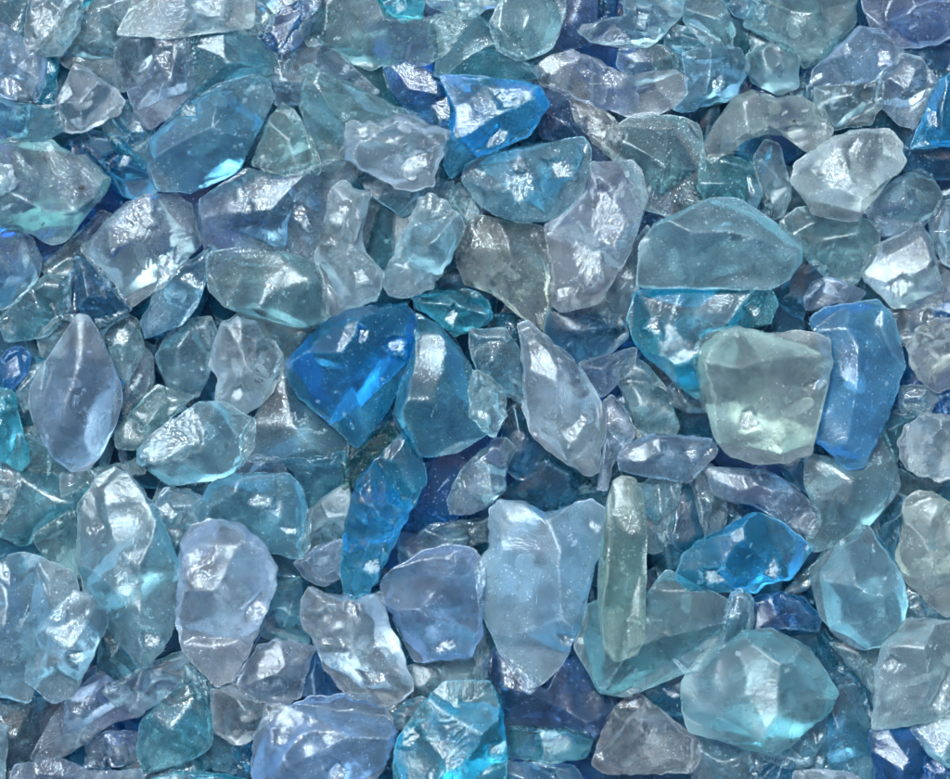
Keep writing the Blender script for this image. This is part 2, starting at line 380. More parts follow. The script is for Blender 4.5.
# (layer, colour, label, extras, outline in millimetre-like drawing units as traced; top row first)
# extras: r ribs, k crumpled, s smooth and rounded, b bubbles, G(x,y,size) facet turned to the light, m cloudier, x clearer, F flat slab
CH = [
(4,'w','pale lilac oval chunk with curved ribs in the top left corner',dict(r=1,G=[(42,20,14)]),[(33,-12),(66,-12),(64,14),(58,32),(45,46),(30,50),(24,40),(25,20)]),
(3,'c','clear chunk tucked right beside the ribbed lilac oval in the top left corner',dict(k=1),[(58,25),(68,0),(80,-8),(84,10),(78,32),(64,56),(48,57),(30,50),(45,44)]),
(2,'g','murky grey green slab between the ribbed lilac oval and the wide white topmost slab',dict(),[(78,20),(100,4),(138,-8),(132,25),(120,60),(124,88),(100,76),(72,66),(58,50)]),
(3,'l','greyish lavender chunk on the left edge above the dark slit and fan shaped chunk',dict(G=[(10,88,12)]),[(-14,20),(16,33),(44,54),(47,68),(37,101),(16,97),(-14,92)]),
(2,'b','tiny blue sliver wedged left of the clear fan shaped chunk',dict(),[(50,57),(58,64),(55,102),(38,102),(38,85)]),
(5,'w','bright clear fan shaped chunk with white left edge above the blue shard at upper left',dict(k=1,r=1,G=[(66,95,9)]),[(75,65),(89,68),(113,87),(126,101),(121,113),(100,124),(82,134),(66,133),(58,126),(57,102),(66,79)]),
(2,'t','dull teal slab at the left edge below the greyish lavender chunk',dict(r=1),[(-12,100),(30,108),(58,114),(62,131),(42,140),(10,144),(-12,147)]),
(4,'g','large pitted grey green chunk with a black speck at the left edge',dict(b=12,m=1,k=1,sd=2),[(-10,150),(16,141),(35,147),(53,143),(72,155),(85,157),(98,170),(108,180),(105,192),(95,206),(87,219),(68,238),(53,242),(32,231),(0,226),(-15,215)]),
(5,'w','small bright clear chunk on the left edge lying on the pitted chunk with black speck',dict(k=1,G=[(2,182,8)]),[(-12,160),(14,168),(22,184),(15,195),(-12,200)]),
(5,'w','wide white ribbed slab cut by the top edge left of the centre',dict(r=1,m=1,G=[(165,12,26),(215,10,16)]),[(142,-14),(255,-14),(253,30),(232,31),(185,38),(165,41),(120,36),(126,20)]),
(3,'l','rounded dusky lavender chunk under the left end of the white ribbed slab',dict(s=1),[(120,42),(147,31),(162,40),(160,66),(147,82),(131,92),(118,79),(117,53)]),
(3,'l','four sided lavender chunk between the dusky rounded one and the teal grey slab',dict(G=[(165,60,8)]),[(158,45),(189,37),(193,58),(195,92),(171,116),(151,127),(139,113),(131,92),(150,79)]),
(2,'t','teal grey slab with small white glint under right end of the white ribbed slab',dict(G=[(211,48,7)]),[(189,40),(210,30),(255,32),(286,56),(283,86),(262,84),(230,90),(195,98),(190,60)]),
(6,'n','large pale aqua chunk with chipped bright rim at upper left, beside the blue shard',dict(k=1,G=[(192,112,9),(222,185,14)]),[(160,126),(178,108),(196,96),(220,84),(258,74),(268,83),(272,100),(265,120),(252,140),(238,170),(222,181),(193,195),(176,192),(158,190),(150,168),(151,143)]),
(3,'b','bright blue shard left of the large pale aqua chunk at upper left',dict(x=1,G=[(125,160,8)]),[(82,128),(100,135),(120,140),(142,160),(156,182),(150,196),(122,194),(108,178),(95,160),(85,148)]),
(2,'t','teal chunk peeking out between the fan shaped chunk and the pale aqua chunk',dict(),[(98,125),(128,104),(150,128),(158,145),(150,168),(120,150)]),
(3,'c','small rounded pale chunk under the right tip of the white ribbed slab',dict(s=1,m=1),[(240,-8),(262,2),(275,18),(272,31),(257,37),(240,34)]),
(2,'B','deep blue piece showing in the gap near the top, right of the white ribbed slab',dict(F=1,x=1),[(262,38),(283,12),(300,3),(314,22),(300,45),(286,60)]),
(4,'l','small pale lilac flake hanging from the top edge over the deep blue piece',dict(),[(299,-8),(324,-8),(318,8),(311,19),(303,21)]),
(3,'g','smooth sea green chunk just below the bright cyan flake on the top edge',dict(s=1),[(320,5),(345,-10),(372,-8),(390,18),(420,22),(450,12),(458,32),(440,55),(415,65),(385,62),(372,68),(350,60),(335,45),(315,47),(306,30)]),
(5,'a','bright cyan flake cut by the top edge',dict(k=1,G=[(400,8,8)]),[(370,-10),(421,-10),(424,22),(404,23),(388,14),(378,4)]),
(4,'c','pale cloudy chunk on the top edge right of the cyan flake',dict(m=1,G=[(465,8,9)]),[(424,-10),(508,-10),(500,5),(484,10),(475,19),(462,21),(440,12),(428,4)]),
(2,'l','dusky blue lavender slab left of the smooth sea green chunk',dict(),[(284,55),(300,36),(315,43),(335,55),(350,70),(372,90),(350,100),(305,78),(302,102),(281,102),(276,78)]),
(4,'g','olive grey lens shaped slab partly under the crumpled pinkish clear rock',dict(G=[(345,70,7)]),[(303,72),(312,67),(340,80),(370,97),(402,108),(420,120),(400,137),(348,140),(347,162),(337,170),(322,168),(312,142),(303,110)]),
(6,'w','crumpled pinkish clear rock near the top, left of the azure chunk',dict(k=2,m=1,G=[(415,165,11),(365,135,8)]),[(346,125),(359,122),(380,126),(401,117),(415,124),(451,134),(444,158),(441,174),(433,187),(422,186),(409,192),(391,182),(359,168),(342,159),(341,145)]),
(4,'c','small greyish triangular chunk between the pale aqua chunk and the olive grey lens',dict(G=[(296,130,7)]),[(283,104),(294,110),(309,137),(321,166),(317,174),(286,177),(254,164),(257,150),(270,118)]),
(3,'e','broad blue lavender chunk with stripes, below the small greyish triangular chunk',dict(r=2,G=[(300,215,14),(245,200,10)]),[(208,200),(225,188),(250,172),(275,178),(320,168),(352,160),(360,172),(345,190),(328,205),(320,230),(314,258),(290,258),(262,262),(235,258),(213,250),(206,222)]),
(4,'d','steel blue chunk with white shard face, left neighbour of the stepped azure chunk',dict(G=[(448,105,16)]),[(385,68),(410,66),(432,70),(450,78),(462,100),(466,130),(448,140),(430,130),(410,115),(392,90)]),
(5,'b','bright azure chunk with stepped cyan right edge, behind the aqua lens',dict(r=2,G=[(510,100,12),(500,138,10)]),[(440,80),(466,78),(500,83),(538,87),(547,108),(540,121),(528,138),(500,150),(480,158),(466,168),(452,178),(444,165),(450,135),(452,110)]),
(7,'n','silvery aqua lens with a bright window, directly below the azure stepped chunk',dict(b=6,G=[(560,170,14),(520,190,16)]),[(466,166),(490,155),(520,148),(560,140),(582,138),(589,152),(589,172),(580,195),(570,208),(548,220),(520,222),(495,215),(475,200),(463,180)]),
(4,'g','smooth matte grey green chunk on the top edge, left of the dark violet blue piece',dict(s=1,m=1),[(498,8),(512,-10),(565,-10),(563,20),(550,50),(537,55),(519,62),(498,52),(490,25)]),
(2,'t','dull teal chunk between the azure chunk and the matte grey green chunk above',dict(),[(440,25),(475,18),(495,35),(502,50),(522,66),(540,74),(500,84),(470,84),(440,76),(445,50)]),
(3,'L','dark violet blue piece near the top edge between two pale chunks',dict(s=1,G=[(569,33,6)]),[(560,-8),(596,-8),(596,25),(584,44),(556,50),(550,30)]),
(5,'c','pale glassy wedge on the top edge pointing left, above the twisted clear chunk',dict(b=8,G=[(640,20,8)]),[(622,-10),(688,-10),(680,17),(668,33),(650,47),(622,48),(590,41),(579,32),(583,24),(625,15)]),
(6,'w','long twisted clear chunk with bright white folds near the top centre right',dict(k=1,r=1,G=[(615,80,12),(652,98,14),(585,70,8)]),[(533,72),(552,56),(576,51),(603,61),(622,76),(640,75),(672,70),(686,78),(686,94),(674,108),(658,113),(640,119),(613,114),(570,98),(545,87)]),
(4,'g','rounded dull chunk peeking above the right half of the twisted clear chunk',dict(s=1),[(620,48),(648,43),(668,48),(678,62),(676,76),(630,84),(618,66)]),
(3,'t','teal chunk right of the rounded dull one above the twisted clear chunk',dict(),[(663,26),(690,28),(716,42),(724,62),(702,74),(680,70),(668,50)]),
(3,'g','squarish mottled grey green chunk above the large clear oval on the right',dict(b=8,G=[(645,155,6)]),[(612,133),(630,122),(655,120),(680,120),(695,128),(700,150),(702,175),(698,210),(670,214),(640,204),(622,165),(608,150)]),
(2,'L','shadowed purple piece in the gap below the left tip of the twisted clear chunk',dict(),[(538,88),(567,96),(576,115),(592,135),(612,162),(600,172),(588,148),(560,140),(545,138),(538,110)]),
(3,'p','small brownish chunk under the middle of the twisted clear chunk',dict(),[(570,101),(590,105),(612,118),(625,135),(612,162),(598,150),(578,125)]),
(6,'w','long diagonal chunk with a broad white frosted face, right of the olive bubbly block',dict(k=1,G=[(608,222,24),(585,265,18),(566,292,10)]),[(590,165),(612,162),(630,163),(640,172),(646,202),(641,225),(628,255),(612,280),(598,303),(580,307),(560,311),(550,300),(552,275),(550,255),(545,225),(570,210),(585,190)]),
(3,'c','pale chunk at the top edge, right of the pale wedge that points left',dict(),[(686,-8),(722,-5),(728,10),(734,30),(730,52),(705,44),(685,20)]),
(4,'n','small crinkled aqua chunk near the top edge, right of centre',dict(k=1),[(726,3),(745,-5),(770,4),(765,20),(735,17)]),
(3,'g','wide dull sea green chunk along the top edge above the grey lavender pyramid',dict(b=6),[(765,-10),(852,-10),(850,25),(820,58),(803,66),(790,50),(772,38),(748,27)]),
(4,'l','smoky lilac grey chunk in the top right corner',dict(),[(862,-10),(962,-10),(962,30),(935,45),(900,47),(875,30),(865,12)]),
(5,'l','grey lavender pyramid with a shiny lower right side, near the top right',dict(G=[(882,58,9)]),[(858,26),(880,30),(902,52),(893,68),(868,84),(808,87),(813,70),(838,45)]),
(4,'l','second lavender pyramid standing lower right of the shiny one, beside the blue edge chunk',dict(),[(878,80),(900,56),(918,60),(938,84),(926,105),(913,129),(893,120),(876,102)]),
(4,'g','small brownish green lump left of the dark gap near the top right',dict(s=1),[(746,55),(772,42),(790,47),(798,60),(797,87),(780,94),(752,82)]),
(4,'n','sparkling aqua chunk with many bright dots, right of the twisted clear chunk',dict(b=14,k=1,G=[(715,85,9)]),[(683,55),(705,48),(738,50),(747,66),(735,97),(705,106),(684,112),(674,108),(686,92)]),
(4,'c','grey chunk with a narrow white glint directly below the grey lavender pyramid',dict(G=[(870,96,8)]),[(815,88),(850,84),(882,82),(880,105),(868,124),(832,130),(815,108)]),
(5,'p','arched putty coloured chunk bridging over the blue gap at upper right',dict(k=1,m=1,G=[(812,140,6)]),[(735,98),(752,92),(775,99),(798,95),(822,110),(831,130),(822,149),(803,152),(790,138),(768,135),(748,139),(728,156),(712,164),(701,152),(712,128)]),
(2,'b','vivid blue piece in the gap under the arched putty coloured chunk',dict(),[(735,130),(760,128),(770,145),(757,182),(732,170),(720,158)]),
(4,'c','thin curled clear shard hanging below the arched putty coloured chunk',dict(s=1),[(765,140),(780,145),(785,170),(792,195),(782,215),(770,218),(762,190),(753,170),(755,158)]),
(3,'t','smooth steel teal chunk just above the large clear oval on the right',dict(),[(700,165),(725,158),(750,165),(760,195),(747,214),(710,210),(698,190)]),
(6,'o','bright greenish clear lump with a wide lilac reflection at upper right',dict(k=1,G=[(832,172,18),(853,150,8)]),[(829,140),(848,132),(884,130),(900,146),(903,163),(890,182),(875,200),(855,220),(835,221),(812,212),(800,197),(790,182),(795,165),(812,150)]),
(5,'b','blue chunk with a white streak on the right edge near the top right',dict(G=[(930,120,10)]),[(964,65),(935,82),(920,115),(908,150),(935,150),(964,145)]),
(3,'T','deep teal piece on the right edge just under the white streaked blue chunk',dict(),[(903,148),(964,148),(964,180),(932,178),(906,170)]),
(5,'g','dark grey green lens below the deep teal piece at the right',dict(s=1),[(873,200),(895,180),(918,168),(934,178),(944,195),(936,212),(921,228),(900,236),(880,235),(868,218)]),
(2,'T','dark teal piece in the gap right of the grey lavender pyramid',dict(),[(895,48),(945,44),(964,58),(937,86),(914,68)]),
# second band
(4,'c','grey clear oval chunk on the left edge below the pitted chunk with black speck',dict(s=1),[(-12,238),(13,232),(32,238),(41,259),(37,280),(13,304),(-12,312)]),
(3,'c','small pale tongue shaped piece between the pitted chunk and the fan ribbed chunk',dict(s=1),[(42,264),(74,238),(98,212),(110,218),(92,240),(84,264),(70,278),(58,281),(48,275)]),
(6,'w','large clear chunk with a fan of lilac ribs and a ring mark, at left',dict(r=3,k=1,G=[(135,220,22),(165,270,14)]),[(80,248),(92,235),(105,220),(125,203),(150,195),(178,196),(190,205),(197,228),(200,243),(183,263),(165,285),(150,297),(128,307),(118,295),(108,280),(95,268)]),
(3,'T','teal blue chunk under the lower left side of the fan ribbed clear chunk',dict(k=1,G=[(95,308,7)]),[(80,260),(100,272),(118,290),(130,308),(105,322),(85,324),(64,316),(66,290)]),
(3,'t','smooth dark sea green chunk at left, below the grey clear oval chunk',dict(s=1),[(1,320),(28,293),(45,277),(70,280),(68,314),(45,335),(8,340)]),
(5,'n','leaf shaped aqua shard leaning on the fan ribbed clear chunk',dict(b=8),[(142,322),(152,298),(170,275),(190,258),(210,245),(219,250),(212,272),(195,310),(182,325),(160,335),(145,339)]),
(3,'c','rounded clear piece touching the top left side of the lavender teardrop',dict(s=1),[(38,337),(56,318),(78,316),(84,330),(62,354),(42,356)]),
(6,'l','lavender teardrop chunk with tiny bubbles at left',dict(s=1,b=26),[(78,316),(90,318),(102,338),(112,362),(120,382),(122,402),(115,425),(100,455),(88,468),(72,470),(55,458),(38,432),(30,405),(32,385),(45,365),(60,340)]),
(4,'c','aqua grey chunk with small glints touching the right side of the lavender teardrop',dict(G=[(120,338,8)]),[(97,322),(126,310),(139,325),(142,350),(128,385),(115,368),(103,340)]),
(3,'c','thin greenish clear blade right of the lavender teardrop',dict(s=1),[(122,392),(140,346),(152,358),(152,385),(142,402),(124,414)]),
(4,'g','pale rounded pentagon chunk left of the crumpled clear double lump',dict(s=1,b=8),[(155,357),(168,335),(190,320),(210,317),(216,335),(208,375),(197,396),(168,388)]),
(4,'B','small round royal blue bead near the left edge',dict(s=1,G=[(18,360,4)]),[(0,360),(8,350),(20,346),(31,355),(29,370),(17,386),(4,390)]),
(3,'c','little clear piece between the royal blue bead and the lavender teardrop',dict(),[(15,397),(26,372),(44,360),(50,375),(38,402),(25,412)]),
(6,'w','crumpled clear double lump with bright folds, left of the big blue chunk',dict(k=2,G=[(222,350,6),(268,365,7),(238,395,8)]),[(213,340),(222,322),(238,314),(255,322),(263,340),(275,342),(282,355),(278,380),(265,400),(245,416),(228,412),(216,398),(218,380),(208,365)]),
(4,'g','broad murky grey chunk with a brown swirl above the big blue chunk at left',dict(k=1,s=1,G=[(275,278,6)]),[(210,255),(240,250),(290,256),(314,265),(324,295),(327,318),(300,327),(260,315),(230,308),(212,290)]),
(3,'g','smooth green grey piece between the crumpled double lump and the big blue chunk',dict(s=1),[(240,313),(280,313),(322,320),(327,340),(300,352),(287,374),(270,347),(255,327)]),
(6,'w','tall rugged clear chunk with rough frosted folds above the big blue chunk',dict(k=2,m=1,G=[(362,278,10),(342,215,9)]),[(335,190),(345,184),(362,188),(370,195),(368,218),(362,235),(370,255),(380,270),(385,280),(375,300),(360,310),(338,318),(326,308),(318,285),(316,260),(322,235),(326,210)]),
(5,'c','sea green clear chunk with wavy seams, right of the tall rugged clear chunk',dict(k=1),[(418,200),(428,195),(445,203),(460,220),(463,235),(455,250),(440,280),(432,290),(410,297),(390,295),(383,280),(390,260),(402,240),(410,222)]),
(4,'n','ribbed aqua piece peeking out below the crumpled pinkish clear rock',dict(r=2),[(355,168),(390,176),(430,184),(452,180),(450,203),(425,210),(403,216),(388,207),(370,195)]),
(4,'c','small curved clear piece left of the olive bubbly block and below the aqua lens',dict(s=1),[(448,200),(460,182),(475,198),(482,215),(468,226),(460,215)]),
(6,'o','olive tinted clear block full of bubbles at the centre',dict(b=26,x=1,G=[(512,310,9)]),[(465,225),(475,215),(495,218),(520,222),(545,228),(552,255),(553,285),(552,310),(545,332),(530,325),(515,310),(490,292),(465,285),(458,262)]),
(4,'a','small glittering cyan chunk below the left corner of the olive bubbly block',dict(k=1,G=[(452,318,8)]),[(411,295),(440,290),(470,290),(487,300),(490,318),(475,330),(455,334),(440,326),(425,314)]),
(6,'b','big vivid blue chunk left of the centre, widest of all the blues',dict(k=1,G=[(395,345,12),(365,335,8)]),[(330,320),(350,310),(380,306),(405,305),(415,318),(418,335),(412,360),(400,385),(388,410),(372,435),(358,447),(345,440),(325,420),(300,395),(288,378),(287,362),(300,345)]),
(4,'t','large smooth sea green slab right of the big vivid blue chunk',dict(s=1,m=1),[(416,316),(440,330),(458,350),(475,378),(482,400),(487,430),(455,450),(420,454),(405,430),(395,415),(402,385),(414,355)]),
(4,'n','aqua piece between the sea green slab and the pale diamond at the centre',dict(b=5),[(470,330),(505,330),(518,350),(527,385),(522,402),(500,395),(485,385),(473,360)]),
(3,'T','dark teal smooth pebble at the centre, right of the olive bubbly block',dict(s=1,G=[(588,328,4)]),[(551,310),(575,303),(602,300),(614,320),(627,335),(608,352),(582,362),(560,354),(546,337)]),
(3,'c','dull grey aqua slab between the white frosted diagonal chunk and the cyan lens',dict(),[(622,255),(645,230),(655,255),(642,285),(632,300),(628,332),(605,317),(596,303),(612,280)]),
(6,'w','pale pinkish diamond shaped chunk just right of the centre',dict(m=1,k=1,G=[(555,345,7),(575,430,12)]),[(516,325),(528,322),(545,340),(565,352),(580,370),(597,395),(605,415),(605,445),(600,472),(590,475),(570,465),(548,450),(532,430),(523,405),(525,375),(518,350)]),
(6,'c','large clear oval slab with pits at right, lying over the cyan lens',dict(b=22,m=1,G=[(668,232,7)]),[(640,245),(655,225),(680,210),(710,200),(738,202),(762,215),(785,230),(798,243),(797,262),(785,280),(765,290),(740,293),(710,292),(680,288),(655,290),(637,288),(635,270)]),
(5,'a','cyan lens with turquoise rim pinned between the large clear oval and the yellowish block',dict(k=1,G=[(652,328,9),(752,310,8)]),[(632,295),(650,286),(690,288),(735,288),(765,288),(774,305),(768,325),(745,332),(715,337),(698,347),(702,385),(695,397),(680,387),(655,360),(635,345),(627,320)]),
(7,'o','yellowish green clear block with glittering chipped corners at right',dict(k=1,b=14,G=[(812,385,10),(745,420,10)]),[(695,345),(710,332),(735,328),(765,335),(800,332),(825,340),(828,365),(822,400),(815,430),(808,452),(785,460),(755,462),(730,455),(715,440),(705,405),(697,380),(692,362)]),
(6,'s','sky blue sheet shaped chunk touching the right side of the yellowish block',dict(sd=9,m=1,k=1),[(815,340),(808,322),(825,308),(850,304),(878,302),(893,322),(902,350),(905,365),(895,390),(888,415),(875,440),(862,465),(845,467),(828,455),(815,440),(812,400)]),
(6,'w','clear three sided wedge with a glossy lower face near the right edge',dict(G=[(902,288,11)]),[(862,268),(868,252),(890,240),(920,222),(930,235),(937,262),(943,290),(938,310),(915,312),(893,308),(880,295),(865,280)]),
(4,'g','smoky brownish grey chunk between the large clear oval and the three sided wedge',dict(s=1,G=[(798,217,5)]),[(780,224),(800,208),(830,212),(858,216),(878,228),(878,250),(866,270),(854,284),(828,277),(810,262),(798,245)]),
(5,'l','small lilac grey pebble above the sky blue sheet',dict(s=1),[(802,300),(812,282),(828,277),(850,283),(866,292),(858,302),(830,308),(805,312)]),
(2,'T','shadowed teal piece in the gap between the large clear oval and the lilac grey pebble',dict(),[(768,293),(790,272),(814,268),(820,285),(804,305),(802,332),(776,334)]),
(5,'c','grey clear piece cut by the right edge, beside the three sided wedge',dict(),[(928,220),(940,200),(965,195),(965,275),(945,265),(935,245)]),
(5,'o','greenish clear piece cut by the right edge, below the three sided wedge',dict(r=1),[(905,345),(918,328),(935,320),(965,318),(965,385),(940,392),(925,385),(912,368)]),
(3,'p','small brownish piece under the bottom of the three sided wedge',dict(),[(888,310),(930,310),(934,328),(912,347),(898,342)]),
(2,'B','navy sliver on the right edge under the three sided wedge',dict(),[(930,308),(965,303),(965,324),(938,324)]),
# third band
(5,'a','bright cyan blue chunk cut by the left edge beside the lavender teardrop',dict(G=[(18,450,8)]),[(-12,388),(15,390),(20,410),(24,435),(30,460),(22,470),(0,460),(-12,455)]),
(6,'c','clear chunk with a large flat white reflecting face, left of centre',dict(G=[(180,432,34)]),[(138,450),(150,435),(175,415),(200,403),(222,402),(240,412),(255,420),(255,445),(242,465),(225,478),(195,482),(170,485),(150,475),(137,462)]),
(4,'g','murky piece behind the upper left side of the white faced chunk',dict(k=1),[(116,430),(140,400),(155,386),(172,388),(194,398),(174,417),(148,440),(135,450),(118,446)]),
(4,'p','small creamy piece cut by the left edge below the cyan blue chunk',dict(),[(-12,460),(14,466),(22,482),(15,502),(0,520),(-12,520)]),
(3,'t','blurry teal green chunk below the lavender teardrop',dict(s=1),[(26,435),(45,452),(62,466),(92,470),(84,512),(50,532),(25,542),(3,532),(15,505),(20,480)]),
(4,'c','thin clear strip lying below the tip of the lavender teardrop',dict(),[(62,474),(90,470),(130,462),(144,458),(142,474),(110,484),(85,492),(64,498)]),
(5,'c','large seeded clear chunk with a glittering upper left patch, at lower left',dict(b=40,k=1,G=[(95,525,14),(155,640,12)]),[(97,480),(115,470),(130,475),(145,490),(158,512),(168,540),(180,565),(185,595),(178,620),(165,645),(145,665),(135,660),(120,640),(100,615),(85,590),(78,560),(76,530),(80,505)]),
(4,'l','small lilac piece with a bright dot between the seeded clear chunk and the aqua chunk',dict(k=1,G=[(172,513,8)]),[(155,505),(165,488),(190,490),(210,505),(207,522),(187,532),(170,542)]),
(2,'T','dark teal sliver in the gap below the white faced chunk',dict(),[(172,488),(195,481),(218,483),(214,503),(192,502)]),
(4,'l','narrow dusky lavender piece between the white faced chunk and the aqua chunk below',dict(),[(234,464),(255,455),(282,458),(286,475),(258,482),(235,479)]),
(6,'n','aqua chunk with a sharp right end, below the white faced chunk',dict(k=1,G=[(262,500,12),(292,530,9)]),[(195,510),(210,485),(232,476),(258,478),(290,474),(303,492),(311,520),(310,545),(302,558),(280,553),(255,543),(235,535),(215,530),(200,525)]),
(7,'w','pale grey bubbly chunk with a bright frosted right edge, at lower left',dict(b=36,m=1,k=1,G=[(258,610,14),(235,665,10)]),[(182,545),(192,528),(210,520),(240,524),(265,545),(277,568),(275,590),(265,620),(250,650),(232,678),(218,684),(200,670),(185,650),(178,620),(182,590),(178,565)]),
(5,'c','large speckled clear chunk cut by the left edge, under the lavender oval',dict(b=24,k=1,G=[(8,575,8)]),[(-12,570),(10,556),(30,553),(55,562),(75,572),(80,590),(70,605),(65,630),(55,655),(40,685),(30,700),(10,695),(-12,690)]),
(6,'l','lavender oval with white creases near the lower left corner',dict(k=1,G=[(82,655,8),(62,615,8)]),[(62,602),(75,590),(95,595),(108,610),(105,635),(90,665),(75,695),(55,700),(38,690),(28,680),(35,650),(42,625)]),
(4,'g','soft green grey piece left of the glittering patch on the seeded clear chunk',dict(s=1),[(33,537),(60,518),(80,510),(80,540),(82,578),(65,572),(45,558)]),
(3,'g','wide grey green slab under the tip of the big vivid blue chunk, left side',dict(s=1),[(282,360),(295,385),(320,415),(344,440),(342,457),(310,462),(265,459),(245,457),(250,430),(265,405),(276,380)]),
(3,'t','teal grey piece below the wide grey green slab',dict(F=1),[(280,458),(310,460),(343,452),(346,478),(328,497),(310,509),(300,480)]),
(3,'c','grey triangular piece touching the left side of the long blue diamond',dict(),[(308,512),(330,495),(346,485),(352,500),(348,530),(340,562),(320,572),(303,547)]),
(3,'l','small lilac clear piece left of the lower end of the long blue diamond',dict(),[(296,562),(322,545),(342,540),(344,577),(325,584),(306,576)]),
(3,'O','bottle green piece between the big vivid blue chunk and the long blue diamond',dict(x=1),[(343,462),(365,440),(386,424),(396,438),(378,465),(357,482),(345,490)]),
(7,'b','long blue diamond shaped chunk with glittering right side, at the centre left',dict(k=2,G=[(408,490,10),(372,565,9)]),[(402,430),(410,424),(415,445),(425,470),(427,480),(418,500),(405,525),(390,545),(380,570),(372,588),(355,597),(345,590),(341,570),(345,530),(352,500),(358,480),(378,460)]),
(3,'B','flat deep blue piece right of the long blue diamond',dict(F=1),[(423,468),(448,450),(468,467),(452,495),(456,517),(422,530),(400,524),(418,490)]),
(5,'c','narrow clear chunk with fine slanted ribs below the centre',dict(r=2,G=[(485,460,7)]),[(446,500),(460,475),(475,455),(495,437),(508,436),(517,447),(505,470),(502,490),(485,508),(466,516),(450,515)]),
(5,'c','small clear point with frosted tip above the slanted rib chunk',dict(k=1,G=[(485,415,8)]),[(472,370),(490,375),(505,395),(507,415),(495,436),(480,428),(468,415),(468,390)]),
(4,'g','low teal grey slab behind the top of the big speckled lavender chunk',dict(),[(400,548),(432,525),(470,518),(492,518),(487,542),(455,549),(425,559),(403,566)]),
(5,'l','big speckled lavender chunk below the long blue diamond',dict(b=26,k=1,G=[(445,645,10),(445,552,8)]),[(385,575),(400,562),(425,550),(450,544),(475,550),(485,570),(480,600),(482,630),(470,655),(445,660),(415,660),(405,640),(395,615),(380,600)]),
(3,'T','teal piece left of the pale pinkish diamond',dict(),[(503,420),(520,406),(534,430),(549,448),(543,467),(520,478),(503,467)]),
(3,'T','flat dark teal slab below the pale pinkish diamond, above the pale aqua heart',dict(F=1,b=5),[(503,492),(530,474),(550,453),(576,470),(574,508),(550,520),(520,510)]),
(7,'C','large pale milky aqua chunk pointing down like a heart, below the centre',dict(m=1,k=1,G=[(592,525,8),(570,640,12)]),[(490,510),(500,502),(525,503),(545,515),(570,508),(590,500),(605,512),(605,540),(595,560),(590,590),(580,625),(560,665),(545,680),(528,692),(515,675),(500,650),(482,610),(478,580),(475,565),(490,550),(487,530)]),
(5,'l','bent lilac grey strip right of the pale pinkish diamond',dict(s=1),[(602,402),(612,395),(626,410),(636,435),(625,452),(612,465),(608,490),(596,490),(602,465),(605,440)]),
(4,'g','rounded green grey tongue above the lavender slab at centre right',dict(s=1),[(615,372),(632,358),(650,368),(665,388),(678,425),(672,436),(645,435),(630,412)]),
(4,'l','lilac teal swirl piece right of the pale pinkish diamond, under the dark teal pebble',dict(s=1,r=1),[(578,362),(610,353),(636,348),(634,368),(614,384),(602,397),(588,384)]),
(6,'l','lying lavender slab with a silvery crease left of the yellowish block',dict(G=[(690,455,9)]),[(618,460),(625,445),(650,434),(680,434),(710,438),(717,450),(705,465),(690,483),(675,482),(655,478),(630,475),(620,472)]),
(4,'g','little green piece beside the left corner of the yellowish block',dict(),[(666,390),(680,376),(702,393),(708,412),(690,413),(670,404)]),
(7,'f','olive finger shaped chunk with rows of bubbles standing upright right of the aqua heart',dict(b=34,sd=1,s=1),[(612,482),(622,477),(635,480),(642,500),(645,530),(645,560),(643,600),(643,635),(635,650),(615,658),(602,645),(598,610),(598,570),(602,530),(605,505)]),
(4,'c','grey clear slab right of the olive finger, under the lavender slab',dict(),[(638,486),(655,478),(682,480),(677,510),(670,535),(662,550),(645,552),(642,510)]),
(2,'T','dark teal piece above the left end of the royal blue chunk',dict(F=1),[(670,493),(690,486),(706,503),(704,532),(686,550),(668,538)]),
(3,'c','thin grey piece under the left end of the lilac clear bar at right',dict(),[(693,470),(712,466),(726,480),(726,520),(706,534),(696,510)]),
(6,'l','lilac clear bar lying above the royal blue chunk at right',dict(k=1,G=[(770,495,7)]),[(706,468),(735,466),(765,470),(795,485),(805,500),(818,510),(820,520),(810,537),(795,530),(775,517),(755,508),(730,503),(715,495),(708,480)]),
(4,'s','pale blue piece under the bottom edge of the yellowish block',dict(F=1),[(773,458),(808,450),(812,470),(808,494),(790,484)]),
(4,'g','smooth grey green slab under the lower end of the sky blue sheet',dict(s=1,m=1),[(806,453),(830,460),(850,464),(865,446),(880,428),(895,470),(898,488),(872,520),(850,539),(815,549),(806,537),(820,515),(806,490)]),
(7,'b','royal blue chunk with turquoise sparkle at right of the lower centre',dict(k=1,G=[(772,570,9),(712,575,9),(715,535,6)]),[(675,578),(683,555),(700,540),(725,525),(755,512),(780,522),(800,535),(811,548),(805,562),(790,578),(765,583),(755,592),(735,590),(710,592),(690,590)]),
(3,'g','narrow green piece right of the royal blue chunk',dict(),[(783,594),(810,560),(828,544),(826,570),(808,590)]),
(6,'c','grey aqua block with a sharp upper ridge at lower right',dict(sd=12),[(808,568),(830,548),(860,527),(868,526),(880,540),(900,575),(907,600),(903,625),(885,643),(860,648),(835,635),(820,615),(812,590)]),
(6,'p','large beige chunk cut by the right edge, lower half',dict(k=1,m=1,G=[(915,530,7)]),[(906,500),(920,492),(940,498),(965,520),(965,610),(945,615),(925,600),(905,580),(894,560),(897,535),(902,515)]),
(6,'p','smaller beige chunk cut by the right edge, above the large beige one',dict(k=1,G=[(915,465,6)]),[(897,445),(905,425),(925,413),(945,415),(965,410),(965,475),(940,480),(915,475),(900,460)]),
(4,'t','dull teal piece between the sky blue sheet and the smaller beige chunk',dict(),[(878,430),(883,408),(910,406),(928,415),(907,427),(899,445),(897,462),(890,457)]),
